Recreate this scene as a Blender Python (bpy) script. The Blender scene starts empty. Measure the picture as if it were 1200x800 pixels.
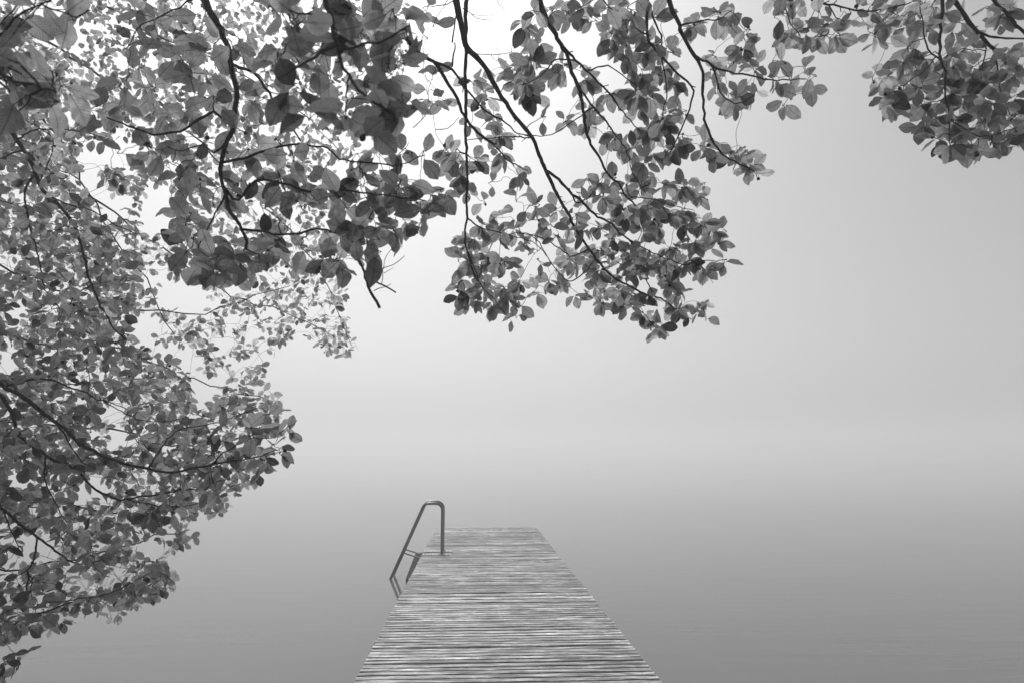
import bpy, math, random
import numpy as np
from mathutils import Vector, Matrix, Euler

random.seed(11)
rng = np.random.default_rng(11)
R = math.radians
scene = bpy.context.scene
col = scene.collection

# ------------------------------------------------------------------ camera
FPX = 800.0                      # focal length in photograph pixels (1200 wide, 24 mm)
CAM = Vector((0.0, 0.0, 1.815))  # eye height over the lake (water at z = 0)
DECK = 0.33                      # top of the deck
cam_d = bpy.data.cameras.new('camera')
cam = bpy.data.objects.new('camera', cam_d)
col.objects.link(cam)
cam_d.sensor_width = 36.0
cam_d.lens = 24.0
cam_d.clip_start = 0.05
cam_d.clip_end = 3000.0
cam.location = CAM
pitch = math.atan(131 / FPX)
yaw = math.atan(42 * math.cos(pitch) / FPX)
cam.rotation_euler = Euler((R(90) + pitch, 0, -yaw), 'XYZ')
cam_d.dof.use_dof = True
cam_d.dof.focus_distance = 3.6
cam_d.dof.aperture_fstop = 5.6
scene.camera = cam
CM = cam.rotation_euler.to_matrix()


def ray(px, py):
    return CM @ Vector(((px - 600) / FPX, (400 - py) / FPX, -1.0))


def at(px, py, d):
    """world point seen at a photograph pixel, d metres out along the jetty's direction"""
    v = ray(px, py)
    return CAM + v * (d / v.y)


def on_level(px, py, z):
    v = ray(px, py)
    return CAM + v * ((z - CAM.z) / v.z)


CMI = CM.transposed()


def proj(p):
    v = CMI @ (Vector(p) - CAM)
    if v.z > -0.05:
        return None
    return (600 + FPX * v.x / -v.z, 400 - FPX * v.y / -v.z)


# ------------------------------------------------------------------ materials
def new_mat(name):
    m = bpy.data.materials.new(name)
    m.use_nodes = True
    nt = m.node_tree
    nt.nodes.clear()
    out = nt.nodes.new('ShaderNodeOutputMaterial')
    return m, nt, out


class NT:
    """tiny node helper"""
    def __init__(self, nt):
        self.nt = nt

    def n(self, kind, **kw):
        nd = self.nt.nodes.new(kind)
        for k, v in kw.items():
            if k.startswith('i_'):
                nd.inputs[k[2:].replace('_', ' ')].default_value = v
            else:
                setattr(nd, k, v)
        return nd

    def l(self, a, b):
        self.nt.links.new(a, b)

    def val(self, sock, v):
        if hasattr(v, 'is_output') or isinstance(v, bpy.types.NodeSocket):
            self.l(v, sock)
        else:
            sock.default_value = v

    def math(self, op, a, b=0.0, c=0.0, clamp=False):
        nd = self.nt.nodes.new('ShaderNodeMath')
        nd.operation = op
        nd.use_clamp = clamp
        for i, v in enumerate((a, b, c)):
            self.val(nd.inputs[i], v)
        return nd.outputs[0]

    def ramp(self, fac, stops):
        nd = self.nt.nodes.new('ShaderNodeValToRGB')
        e = nd.color_ramp.elements
        e[0].position, e[0].color = stops[0][0], (stops[0][1],) * 3 + (1,)
        e[1].position, e[1].color = stops[-1][0], (stops[-1][1],) * 3 + (1,)
        for p, v in stops[1:-1]:
            x = e.new(p)
            x.color = (v,) * 3 + (1,)
        self.l(fac, nd.inputs[0])
        return nd.outputs[0]

    def mix(self, fac, a, b, blend='MIX'):
        nd = self.nt.nodes.new('ShaderNodeMix')
        nd.data_type = 'RGBA'
        nd.blend_type = blend
        self.val(nd.inputs[0], fac)
        self.val(nd.inputs[6], a)
        self.val(nd.inputs[7], b)
        return nd.outputs[2]


def g(v):
    return (v, v, v, 1)


def leaf_material(name, through):
    m, nt, out = new_mat(name)
    k = NT(nt)
    uv = k.n('ShaderNodeUVMap', uv_map='UVMap')
    sep = k.n('ShaderNodeSeparateXYZ')
    k.l(uv.outputs[0], sep.inputs[0])
    u = k.math('SUBTRACT', sep.outputs[0], 0.5)
    au = k.math('ABSOLUTE', u)
    v = sep.outputs[1]
    # side veins run forward from the midrib
    t = k.math('SUBTRACT', v, k.math('MULTIPLY', au, 0.62))
    fr = k.math('FRACT', k.math('MULTIPLY', t, 9.5))
    dv = k.math('ABSOLUTE', k.math('SUBTRACT', fr, 0.5))
    side = k.math('SUBTRACT', 1.0, k.math('MULTIPLY', dv, 5.0), clamp=True)
    mid = k.math('SUBTRACT', 1.0, k.math('MULTIPLY', au, 22.0), clamp=True)
    vein = k.math('MAXIMUM', k.math('MULTIPLY', side, 0.6), mid)
    rnd = k.n('ShaderNodeAttribute', attribute_name='leaf_tone')
    geo = k.n('ShaderNodeNewGeometry')
    no = k.n('ShaderNodeTexNoise')
    no.inputs['Scale'].default_value = 70
    no.inputs['Detail'].default_value = 4
    k.l(geo.outputs['Position'], no.inputs['Vector'])
    blot = k.ramp(no.outputs[0], [(0.3, 0.72), (0.6, 1.0)])
    tone = k.math('ADD', 0.2, k.math('MULTIPLY', rnd.outputs['Fac'], 1.4))
    tone = k.math('MULTIPLY', tone, blot)
    sp = k.n('ShaderNodeTexNoise')
    sp.inputs['Scale'].default_value = 260
    sp.inputs['Detail'].default_value = 1
    k.l(geo.outputs['Position'], sp.inputs['Vector'])
    tone = k.math('MULTIPLY', tone, k.ramp(sp.outputs[0], [(0.24, 0.25), (0.31, 1.0)]))
    vd = k.math('SUBTRACT', 1.0, k.math('MULTIPLY', vein, 0.6))
    tone = k.math('MULTIPLY', tone, vd)
    dcol = k.mix(1.0, g(0.03), tone, 'MULTIPLY')
    tcol = k.mix(1.0, g(through), tone, 'MULTIPLY')
    bump = k.n('ShaderNodeBump')
    bump.inputs['Strength'].default_value = 0.5
    bump.inputs['Distance'].default_value = 0.003
    k.l(vein, bump.inputs['Height'])
    d = k.n('ShaderNodeBsdfDiffuse')
    k.l(dcol, d.inputs[0])
    k.l(bump.outputs[0], d.inputs['Normal'])
    tr = k.n('ShaderNodeBsdfTranslucent')
    k.l(tcol, tr.inputs[0])
    k.l(bump.outputs[0], tr.inputs['Normal'])
    a = k.n('ShaderNodeAddShader')
    k.l(d.outputs[0], a.inputs[0])
    k.l(tr.outputs[0], a.inputs[1])
    gl = k.n('ShaderNodeBsdfGlossy')
    gl.inputs['Roughness'].default_value = 0.42
    gl.inputs['Color'].default_value = g(0.8)
    k.l(bump.outputs[0], gl.inputs['Normal'])
    lw = k.n('ShaderNodeFresnel')
    lw.inputs['IOR'].default_value = 1.4
    mx = k.n('ShaderNodeMixShader')
    k.l(k.math('MULTIPLY', lw.outputs[0], 0.35), mx.inputs[0])
    k.l(a.outputs[0], mx.inputs[1])
    k.l(gl.outputs[0], mx.inputs[2])
    k.l(mx.outputs[0], out.inputs[0])
    return m


def bark_material(name, lo, hi):
    m, nt, out = new_mat(name)
    k = NT(nt)
    geo = k.n('ShaderNodeNewGeometry')
    no = k.n('ShaderNodeTexNoise')
    no.inputs['Scale'].default_value = 45
    no.inputs['Detail'].default_value = 6
    k.l(geo.outputs['Position'], no.inputs['Vector'])
    c = k.ramp(no.outputs[0], [(0.3, lo), (0.7, hi)])
    bump = k.n('ShaderNodeBump')
    bump.inputs['Strength'].default_value = 0.6
    bump.inputs['Distance'].default_value = 0.032
    k.l(no.outputs[0], bump.inputs['Height'])
    p = k.n('ShaderNodeBsdfPrincipled')
    p.inputs['Roughness'].default_value = 0.85
    k.l(c, p.inputs['Base Color'])
    k.l(bump.outputs[0], p.inputs['Normal'])
    k.l(p.outputs[0], out.inputs[0])
    return m


def plain_material(name, c, rough, metal=0.0, spread=0.25, scale=30, spec=0.5):
    m, nt, out = new_mat(name)
    k = NT(nt)
    geo = k.n('ShaderNodeNewGeometry')
    no = k.n('ShaderNodeTexNoise')
    no.inputs['Scale'].default_value = scale
    no.inputs['Detail'].default_value = 5
    k.l(geo.outputs['Position'], no.inputs['Vector'])
    cc = k.ramp(no.outputs[0], [(0.25, c * (1 - spread)), (0.75, c * (1 + spread))])
    p = k.n('ShaderNodeBsdfPrincipled')
    p.inputs['Roughness'].default_value = rough
    p.inputs['Metallic'].default_value = metal
    p.inputs['Specular IOR Level'].default_value = spec
    k.l(cc, p.inputs['Base Color'])
    k.l(p.outputs[0], out.inputs[0])
    return m


def deck_material():
    m, nt, out = new_mat('weathered_wood')
    k = NT(nt)
    geo = k.n('ShaderNodeNewGeometry')
    pr = k.n('ShaderNodeAttribute', attribute_name='plank_tone')
    off = k.n('ShaderNodeCombineXYZ')
    k.l(k.math('MULTIPLY', pr.outputs['Fac'], 37.0), off.inputs[0])
    k.l(k.math('MULTIPLY', pr.outputs['Fac'], 11.0), off.inputs[2])
    vadd = k.n('ShaderNodeVectorMath', operation='ADD')
    k.l(geo.outputs['Position'], vadd.inputs[0])
    k.l(off.outputs[0], vadd.inputs[1])

    def noise(sx, sy, detail=6, rough=0.6, src=vadd.outputs[0]):
        mp = k.n('ShaderNodeMapping')
        mp.inputs['Scale'].default_value = (sx, sy, sy)
        k.l(src, mp.inputs['Vector'])
        nn = k.n('ShaderNodeTexNoise')
        nn.inputs['Scale'].default_value = 1
        nn.inputs['Detail'].default_value = detail
        nn.inputs['Roughness'].default_value = rough
        k.l(mp.outputs[0], nn.inputs['Vector'])
        return nn.outputs[0]
    grain = noise(4.0, 70)
    fine = noise(16, 220, 4)
    wear = noise(3.2, 14, 6, 0.7)
    patch = noise(0.9, 0.7, 4, 0.6, geo.outputs['Position'])
    c1 = k.ramp(grain, [(0.34, 0.03), (0.47, 0.3), (0.6, 1.0)])
    c2 = k.ramp(fine, [(0.34, 0.4), (0.62, 1.3)])
    c3 = k.ramp(wear, [(0.32, 0.25), (0.5, 0.95), (0.7, 1.5)])
    c4 = k.ramp(patch, [(0.34, 0.62), (0.5, 0.95), (0.64, 1.2)])
    c = k.mix(1.0, c1, c2, 'MULTIPLY')
    c = k.mix(1.0, c, c3, 'MULTIPLY')
    c = k.mix(1.0, c, c4, 'MULTIPLY')
    tone = k.math("ADD", 0.26, k.math("MULTIPLY", pr.outputs["Fac"], 0.85))
    c = k.mix(1.0, c, tone, 'MULTIPLY')
    bump = k.n('ShaderNodeBump')
    bump.inputs['Strength'].default_value = 0.7
    bump.inputs['Distance'].default_value = 0.004
    k.l(grain, bump.inputs['Height'])
    p = k.n('ShaderNodeBsdfPrincipled')
    k.l(c, p.inputs['Base Color'])
    k.l(k.ramp(wear, [(0.3, 0.42), (0.7, 0.7)]), p.inputs['Roughness'])
    k.l(bump.outputs[0], p.inputs['Normal'])
    k.l(p.outputs[0], out.inputs[0])
    return m


def water_material():
    m, nt, out = new_mat('lake_water')
    k = NT(nt)
    geo = k.n('ShaderNodeNewGeometry')

    def noise(sx, sy, detail, dist=0.0):
        mp = k.n('ShaderNodeMapping')
        mp.inputs['Rotation'].default_value = (0, 0, R(5))
        mp.inputs['Scale'].default_value = (sx, sy, 1)
        k.l(geo.outputs['Position'], mp.inputs['Vector'])
        nn = k.n('ShaderNodeTexNoise')
        nn.inputs['Scale'].default_value = 1
        nn.inputs['Detail'].default_value = detail
        nn.inputs['Distortion'].default_value = dist
        k.l(mp.outputs[0], nn.inputs['Vector'])
        return nn.outputs[0]
    h = k.math('ADD', noise(0.35, 4.6, 1, 0.3), k.math('MULTIPLY', noise(1.2, 11, 1), 0.12))
    sp = k.n('ShaderNodeSeparateXYZ')
    k.l(geo.outputs['Position'], sp.inputs[0])
    h = k.math('MULTIPLY', h, k.ramp(k.math('DIVIDE', sp.outputs[1], 20.0), [(0.26, 1.0), (0.38, 0.3), (0.7, 0.012)]))
    bump = k.n('ShaderNodeBump')
    bump.inputs['Strength'].default_value = 1.0
    bump.inputs['Distance'].default_value = 0.006
    k.l(h, bump.inputs['Height'])
    p = k.n('ShaderNodeBsdfPrincipled')
    p.inputs['Base Color'].default_value = g(0.115)
    p.inputs['Roughness'].default_value = 0.06
    p.inputs['IOR'].default_value = 1.333
    k.l(bump.outputs[0], p.inputs['Normal'])
    k.l(p.outputs[0], out.inputs[0])
    return m


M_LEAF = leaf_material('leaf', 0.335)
M_BACKLIGHT_LEAF = leaf_material('backlight_tinted_leaf', 0.5)  # lighter copy of the leaf colour, painting in the far tree's backlight
M_BARK = bark_material('beech_bark', 0.010, 0.045)
M_DEAD = bark_material('dead_bark', 0.02, 0.05)
M_DECK = deck_material()
M_BEAM = plain_material('wet_timber', 0.06, 0.7)
M_STEEL = plain_material('galvanised_steel', 0.11, 0.27, 0.85, 0.3, 14)
M_PLATE = plain_material('pale_plate', 0.6, 0.6, 0.0, 0.2, 25)
M_RUBBER = plain_material('dark_rubber', 0.010, 0.8, 0.0, 0.3, 20, 0.08)
M_WATER = water_material()
M_EARTH = plain_material('shore_soil', 0.09, 0.95, 0.0, 0.5, 3)


# ------------------------------------------------------------------ object helpers
def link(name, me, mat, parent=None, smooth=True):
    o = bpy.data.objects.new(name, me)
    col.objects.link(o)
    if mat:
        me.materials.append(mat)
    if smooth:
        me.polygons.foreach_set('use_smooth', [True] * len(me.polygons))
    if parent:
        o.parent = parent
        o.matrix_parent_inverse = parent_inv(parent)
    return o


def parent_inv(p):
    m = Matrix.Identity(4)
    q = p
    while q:
        m = Matrix.LocRotScale(q.location, q.rotation_euler, q.scale) @ (q.matrix_parent_inverse if q.parent else Matrix.Identity(4)) if not q.parent else m
        if not q.parent:
            return Matrix.Translation(-q.location)
        q = q.parent
        return Matrix.Identity(4)
    return m


def empty(name, loc, label, cat, group=None):
    o = bpy.data.objects.new(name, None)
    col.objects.link(o)
    o.location = loc
    o['label'] = label
    o['category'] = cat
    if group:
        o['group'] = group
    return o


def mesh_from(name, verts, faces):
    me = bpy.data.meshes.new(name)
    me.from_pydata([tuple(v) for v in verts], [], faces)
    me.update()
    return me


class Tube:
    """collects tubes into one mesh"""
    def __init__(self):
        self.v, self.f = [], []

    def add(self, pts, radii, sides=6, cap=True):
        pts = [np.array(p, float) for p in pts]
        n = len(pts)
        base = len(self.v)
        ref = None
        for i in range(n):
            t = pts[min(i + 1, n - 1)] - pts[max(i - 1, 0)]
            t = t / (np.linalg.norm(t) + 1e-9)
            if ref is None:
                ref = np.array((0.3, 0.2, 1.0)) if abs(t[2]) < 0.8 else np.array((1.0, 0.1, 0))
            a = np.cross(t, ref)
            a /= np.linalg.norm(a) + 1e-9
            b = np.cross(a, t)
            ref = b
            for s in range(sides):
                q = 2 * math.pi * s / sides
                self.v.append(pts[i] + radii[i] * (math.cos(q) * a + math.sin(q) * b))
        for i in range(n - 1):
            for s in range(sides):
                s2 = (s + 1) % sides
                self.f.append((base + i * sides + s, base + i * sides + s2,
                               base + (i + 1) * sides + s2, base + (i + 1) * sides + s))
        if cap:
            self.f.append(tuple(base + s for s in range(sides)))
            self.f.append(tuple(base + (n - 1) * sides + s for s in reversed(range(sides))))

    def blob(self, c, r, axis):
        """a small pointed bud or husk"""
        t = np.array(axis, float)
        t /= np.linalg.norm(t) + 1e-9
        c = np.array(c, float)
        self.add([c - t * r * 1.1, c - t * r * .6, c, c + t * r * .7, c + t * r * 1.5],
                 [r * .3, r * .85, r, r * .7, r * .12], 6)


def smooth_path(pts, step=0.06, wob=0.0):
    """Catmull-Rom through the points, resampled"""
    P = [np.array(p, float) for p in pts]
    if len(P) == 2:
        P = [P[0], (P[0] + P[1]) / 2, P[1]]
    P = [2 * P[0] - P[1]] + P + [2 * P[-1] - P[-2]]
    out = []
    for i in range(1, len(P) - 2):
        a, b, c, d = P[i - 1], P[i], P[i + 1], P[i + 2]
        n = max(2, int(np.linalg.norm(c - b) / step))
        for j in range(n):
            t = j / n
            out.append(0.5 * (2 * b + (c - a) * t + (2 * a - 5 * b + 4 * c - d) * t * t
                              + (3 * b - 3 * c + d - a) * t ** 3))
    out.append(P[-2])
    if wob:
        for i in range(1, len(out) - 1):
            out[i] = out[i] + rng.normal(0, wob, 3)
    return out


def box_mesh(name, boxes):
    v, f = [], []
    for (x0, x1, y0, y1, z0, z1) in boxes:
        b = len(v)
        v += [(x0, y0, z0), (x1, y0, z0), (x1, y1, z0), (x0, y1, z0),
              (x0, y0, z1), (x1, y0, z1), (x1, y1, z1), (x0, y1, z1)]
        f += [(b, b + 3, b + 2, b + 1), (b + 4, b + 5, b + 6, b + 7), (b, b + 1, b + 5, b + 4),
              (b + 1, b + 2, b + 6, b + 5), (b + 2, b + 3, b + 7, b + 6), (b + 3, b, b + 4, b + 7)]
    return mesh_from(name, v, f)


def bevel(o, w, seg=2):
    md = o.modifiers.new('bevel', 'BEVEL')
    md.width = w
    md.segments = seg
    md.limit_method = 'ANGLE'


# ------------------------------------------------------------------ foliage engine
# leaf outline: half width along the length (0 = petiole end, 1 = tip)
ST_HI = [(0.0, .02), (.07, .24), (.2, .62), (.38, .93), (.54, 1.0), (.7, .9), (.82, .68), (.91, .4), (.965, .16), (1.0, .0)]
ST_LO = [(0.0, .03), (.16, .55), (.45, 1.0), (.78, .82), (1.0, .0)]


def fine_stations(n):
    v = np.array([a for a, b in ST_HI])
    w = np.array([b for a, b in ST_HI])
    m = np.gradient(w, v)
    out = []
    for x in np.linspace(0, 1, n):
        i = min(len(v) - 2, int(np.searchsorted(v, x, 'right')) - 1)
        h = v[i + 1] - v[i]
        t = (x - v[i]) / h
        y = ((2 * t ** 3 - 3 * t ** 2 + 1) * w[i] + (t ** 3 - 2 * t ** 2 + t) * h * m[i]
             + (-2 * t ** 3 + 3 * t ** 2) * w[i + 1] + (t ** 3 - t ** 2) * h * m[i + 1])
        out.append((float(x), max(0.0, float(y))))
    return out


def leaf_template(hi):
    st = (ST_LO, ST_HI, fine_stations(22))[hi]
    us = ((-1, 0, 1), (-1, -.52, 0, .52, 1), (-1, -.72, -.42, -.18, 0, .18, .42, .72, 1))[hi]
    V, UV, F = [], [], []
    for (v, w) in st:
        for u in us:
            V.append((u * w, v, (abs(u) ** 1.5 if hi else abs(u)) * w))
            UV.append((0.5 + 0.5 * u * w, v))
    n = len(us)
    for i in range(len(st) - 1):
        for j in range(n - 1):
            a = i * n + j
            F.append((a, a + 1, a + n + 1, a + n))
    return np.array(V), np.array(UV), np.array(F)


TEMPLATES = [leaf_template(i) for i in range(3)]


class Foliage:
    def __init__(self):
        self.L = []          # base, direction, normal, length, detail

    def leaf(self, base, d, nrm, length, hi):
        self.L.append((base, d, nrm, length, hi))

    def build(self, name, parent, mat):
        if not self.L:
            return None
        Vs, UVs, Fs, tones = [], [], [], []
        off = 0
        for (base, d, nrm, length, hi) in self.L:
            V, UV, F = TEMPLATES[int(hi)]
            y = d / np.linalg.norm(d)
            z = nrm - y * np.dot(nrm, y)
            z /= np.linalg.norm(z) + 1e-9
            x = np.cross(y, z)
            wid = length * rng.uniform(.25, .36)
            fold = rng.uniform(-.1, .34)
            curl = rng.uniform(-.08, .24) if rng.random() > .15 else rng.uniform(.3, .7)
            wave, ph = rng.uniform(0, .05), rng.uniform(0, 6.28)
            twist = rng.normal(0, .25)
            asym = rng.normal(0, .06)
            vv = V[:, 1]
            rag = 1 + sum(rng.normal(0, a) * np.sin(f * vv + rng.uniform(0, 6.3)) for f, a in ((5, .06), (11, .035), (23, .02 if hi else 0)))
            ang = twist * vv
            lx = V[:, 0] * rag * wid * (1 + asym * np.sign(V[:, 0])) + np.sin(vv * 3.1) * asym * length * .5
            lz = V[:, 2] * wid * fold - curl * length * vv * vv + wave * length * np.sin(vv * 17 + ph) * np.abs(V[:, 0])
            ly = vv * length * (1 - .12 * abs(curl))
            rx = lx * np.cos(ang) - lz * np.sin(ang) * .6
            rz = lx * np.sin(ang) * .6 + lz
            W = base + rx[:, None] * x + ly[:, None] * y + rz[:, None] * z
            Vs.append(W)
            UVs.append(UV[F].reshape(-1, 2))
            Fs.append(F + off)
            tones.append(np.full(len(F), min(1, max(0, rng.normal(.5, .26)))))
            off += len(V)
        V = np.concatenate(Vs)
        F = np.concatenate(Fs)
        me = bpy.data.meshes.new(name)
        me.vertices.add(len(V))
        me.vertices.foreach_set('co', V.astype(np.float32).ravel())
        me.loops.add(len(F) * 4)
        me.loops.foreach_set('vertex_index', F.astype(np.int32).ravel())
        me.polygons.add(len(F))
        me.polygons.foreach_set('loop_start', np.arange(0, len(F) * 4, 4, dtype=np.int32))
        uvl = me.uv_layers.new(name='UVMap')
        uvl.data.foreach_set('uv', np.concatenate(UVs).astype(np.float32).ravel())
        at_ = me.attributes.new('leaf_tone', 'FLOAT', 'FACE')
        at_.data.foreach_set('value', np.concatenate(tones).astype(np.float32))
        me.update()
        me.validate()
        return link(name, me, mat, parent)


class Tree:
    """a trunk with boughs; every bough is a part with its own twigs and foliage"""
    def __init__(self, name, base, label):
        self.root = empty(name, base, label, 'tree', 'leafy trees on the shore')
        self.base = np.array(base, float)
        self.bough = []       # dict(name, tube, fol)
        self.P, self.O, self.Rd = [], [], []   # node position, owner bough, radius
        self.arr = None

    def trunk(self, pts, radii):
        t = Tube()
        p = smooth_path(pts, .25)
        r = np.interp(np.linspace(0, 1, len(p)), np.linspace(0, 1, len(radii)), radii)
        # root flare
        t.add(p, r, 14)
        for a in range(5):
            q = a * 1.257 + .3
            c = np.array((math.cos(q), math.sin(q), 0))
            t.add([p[0] + c * r[0] * .55 + (0, 0, .45), p[0] + c * r[0] * 1.15 + (0, 0, .1), p[0] + c * r[0] * 2.0 + (0, 0, -.12)],
                  [r[0] * .3, r[0] * .33, r[0] * .14], 7)
        self.trunk_pts = p
        self.trunk_r = r
        link('trunk', mesh_from('trunk', t.v, t.f), M_BARK, self.root)

    def new_bough(self, label=None):
        self.bough.append(dict(tube=Tube(), fol=Foliage(), label=label))
        return len(self.bough) - 1

    def add_path(self, b, pts, r0, r1, step=.018, wob=.0016, sides=7, nodes=True, knots=True):
        p = smooth_path(pts, step, wob)
        n = len(p)
        if knots and r0 > .0028 and n > 8:
            m_ = max(3, int(n * step / .05))
            kk = rng.normal(0, .0035, (m_, 3))
            kk[0] = kk[-1] = 0
            xs_ = np.linspace(0, 1, m_)
            for i in range(n):
                p[i] = p[i] + np.array([np.interp(i / (n - 1), xs_, kk[:, c_]) for c_ in range(3)])
        r = [r0 + (r1 - r0) * (i / (n - 1)) ** .8 for i in range(n)]
        if knots:
            r = [x * rng.uniform(.9, 1.13) for x in r]
        self.bough[b]['tube'].add(p, r, sides)
        if knots and r0 > .0028 and r0 < .03:
            for i in range(2, n - 1):
                if rng.random() < min(.22, step * 7):
                    t = p[i + 1] - p[i - 1]
                    t /= np.linalg.norm(t) + 1e-9
                    q = rng.normal(0, 1, 3)
                    q -= t * np.dot(q, t)
                    q /= np.linalg.norm(q) + 1e-9
                    ln = rng.uniform(.004, .022)
                    e = p[i] + (q * .8 + t * .6) * (ln + r[i])
                    k_ = min(r[i] * .5, .0019)
                    self.bough[b]['tube'].add([p[i], (p[i] + e) / 2 + rng.normal(0, .0008, 3), e], [k_ * 1.3, k_, k_ * .9], 5)
                    if rng.random() < .6:
                        self.bough[b]['tube'].blob(e, k_ * 1.35, q + t)
        if nodes:
            for q, x in zip(p, r):
                self.P.append(q)
                self.O.append(b)
                self.Rd.append(x)
        return p

    def nearest(self, q, only=None):
        A = np.array(self.P[-6000:] if only is None else self.P)
        off = 0 if only is not None else max(0, len(self.P) - 6000)
        d = ((A - q) ** 2).sum(1)
        if only is not None:
            O = np.array(self.O)
            d = np.where(np.isin(O, only), d, 1e9)
        i = int(np.argmin(d)) + off
        return i, math.sqrt(d[i - off])

    def clump(self, c, r, leaf_len, n, face, hi=True, only=None, maxtwig=9.0, husk=.16, droop=.35):
        """one short shoot at c carrying n leaves that spread over radius r"""
        c = np.array(c, float)
        i, dist = self.nearest(c, only)
        s = self.P[i]
        b = self.O[i]
        if dist > maxtwig:
            return
        bo = self.bough[b]
        dirv = c - s
        if dist > 0.012:
            ln = dist
            mid1 = s + dirv * .35 + rng.normal(0, .07, 3) * ln + np.array((0, 0, .10)) * ln
            mid2 = s + dirv * .7 + rng.normal(0, .06, 3) * ln + np.array((0, 0, .07)) * ln
            rr = min(self.Rd[i] * .7, .0016 + .0042 * min(1.0, ln / .8))
            self.add_path(b, [s, mid1, mid2, c], rr, .0011, step=max(.022, ln / 14), wob=.002 + .003 * min(1, ln),
                          sides=5 if hi else 4, nodes=True)
        T = dirv / (dist + 1e-6)
        toc = np.array(CAM) - c
        toc /= np.linalg.norm(toc)
        nrm = np.array((0, 0, .55)) - toc * face + rng.normal(0, .38, 3)
        nrm /= np.linalg.norm(nrm)
        T = T - nrm * np.dot(T, nrm)
        if np.linalg.norm(T) < .1:
            T = np.cross(nrm, rng.normal(0, 1, 3))
        T /= np.linalg.norm(T)
        S = np.cross(nrm, T)
        order = np.linspace(-1, 1, n) if n > 1 else np.array([0.0])
        for a in order:
            ang = a * rng.uniform(1.5, 2.2) + rng.normal(0, .28)
            d = T * math.cos(ang) + S * math.sin(ang) + nrm * rng.normal(0, .2)
            d = d + np.array((0, 0, -droop * rng.uniform(.2, 1.6)))
            d /= np.linalg.norm(d)
            L = leaf_len * rng.uniform(.72, 1.18)
            o = c - T * leaf_len * .28 + (T * rng.uniform(-.5, .35) + S * rng.normal(0, .25) + nrm * rng.normal(0, .2)) * r
            if n == 1:
                o = c - d * L * .5
            base = o + d * .008
            nn = nrm + rng.normal(0, .34, 3)
            bo['fol'].leaf(base, d, nn, L, hi)
            if hi:                                   # petiole back to the shoot
                j = c if n > 1 else s
                if np.linalg.norm(j - base) < .09:
                    bo['tube'].add([j, (j + base) / 2 + np.array((0, 0, .002)), base + d * .004], [.0011, .0009, .0008], 3, False)
        if hi and rng.random() < husk:
            bo['tube'].blob(c + rng.normal(0, .004, 3), rng.uniform(.0035, .0075), rng.normal(0, 1, 3))

    def finish(self, mat):
        for b in self.bough:
            t = b['tube']
            if not t.v:
                continue
            o = link('branch', mesh_from('branch', t.v, t.f), M_BARK, self.root)
            if b['label']:
                o['label'] = b['label']
            f = b['fol'].build('foliage', o, mat)


# ------------------------------------------------------------------ near tree: overhead boughs
def pth(s, d0, d1):
    """'x,y x,y ...' in photograph pixels, depth running from d0 to d1"""
    pts = [tuple(float(q) for q in w.split(',')) for w in s.split()]
    n = len(pts)
    return [np.array(at(x, y, d0 + (d1 - d0) * i / max(1, n - 1))) for i, (x, y) in enumerate(pts)]


near = Tree('overhanging_tree', (-3.7, 1.3, 0.42),
            'large leafy tree whose near boughs hang across the top above the jetty')
near.trunk([(-3.7, 1.3, 0.38), (-3.62, 1.32, 1.5), (-3.7, 1.4, 2.8), (-3.75, 1.35, 4.4), (-3.65, 1.45, 6.2), (-3.7, 1.4, 8.2)],
           [.26, .22, .2, .17, .12, .05])
lead = near.new_bough('long overhead bough above the picture')
LEADP = near.add_path(lead, [(-3.7, 1.38, 2.7), (-3.1, 1.5, 3.25), (-2.2, 1.7, 3.7), (-1.2, 1.85, 3.95), (-.2, 2.0, 4.05),
                             (.8, 2.05, 4.0), (1.7, 2.05, 3.9), (2.6, 2.1, 3.75)], .085, .016, step=.12, wob=.012, sides=9)


def bough_from(tree, parent, path, r0, r1, label=None, rise=.5):
    """start a bough on the parent's nearest point and run it through the traced path"""
    b = tree.new_bough(label)
    S, P1 = path[0], path[1]
    back = (S - P1) / np.linalg.norm(S - P1)
    i, dist = tree.nearest(S + back * rise, only=[parent])
    A = tree.P[i]
    M = S + back * min(dist, rise) * .55
    tree.add_path(b, [A, A + (M - A) * .5 + rng.normal(0, .05, 3), M, S], r0 * 1.35, r0, step=.04, nodes=False)
    tree.add_path(b, path, r0, r1)
    return b


def side(tree, b, path, r0, r1):
    i, _ = tree.nearest(path[0], only=[b])
    tree.add_path(b, [tree.P[i]] + path[1:], min(r0, tree.Rd[i] * .85), r1)


# A: the near bough at upper left
A = bough_from(near, lead, pth('238,-4 252,22 267,58 277,105 277,128 270,165 259,200 262,225 271,248 283,268 288,292', 1.75, 1.75), .0098, .004,
               'near bough hanging at the upper left')
side(near, A, pth('277,135 265,147 250,133 232,140 210,152 180,156 150,148 125,138', 1.75, 1.7), .005, .0018)
side(near, A, pth('283,268 305,270 330,273 370,268 392,273 412,276 432,270 452,264', 1.75, 1.72), .006, .002)
side(near, A, pth('277,70 300,86 318,112 335,140 352,165', 1.75, 1.6), .005, .002)
side(near, A, pth('262,222 280,235 300,212 330,214 360,224 390,222 430,226 470,232 500,236', 1.76, 1.68), .004, .0016)
side(near, A, pth('266,190 300,180 345,170 385,172 398,186 430,191 468,190 498,182', 1.75, 1.7), .004, .0014)
side(near, A, pth('270,165 252,180 238,170 214,178 196,172', 1.75, 1.75), .003, .0014)
side(near, A, pth('262,225 252,250 240,272 232,290', 1.75, 1.7), .003, .0014)
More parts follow.
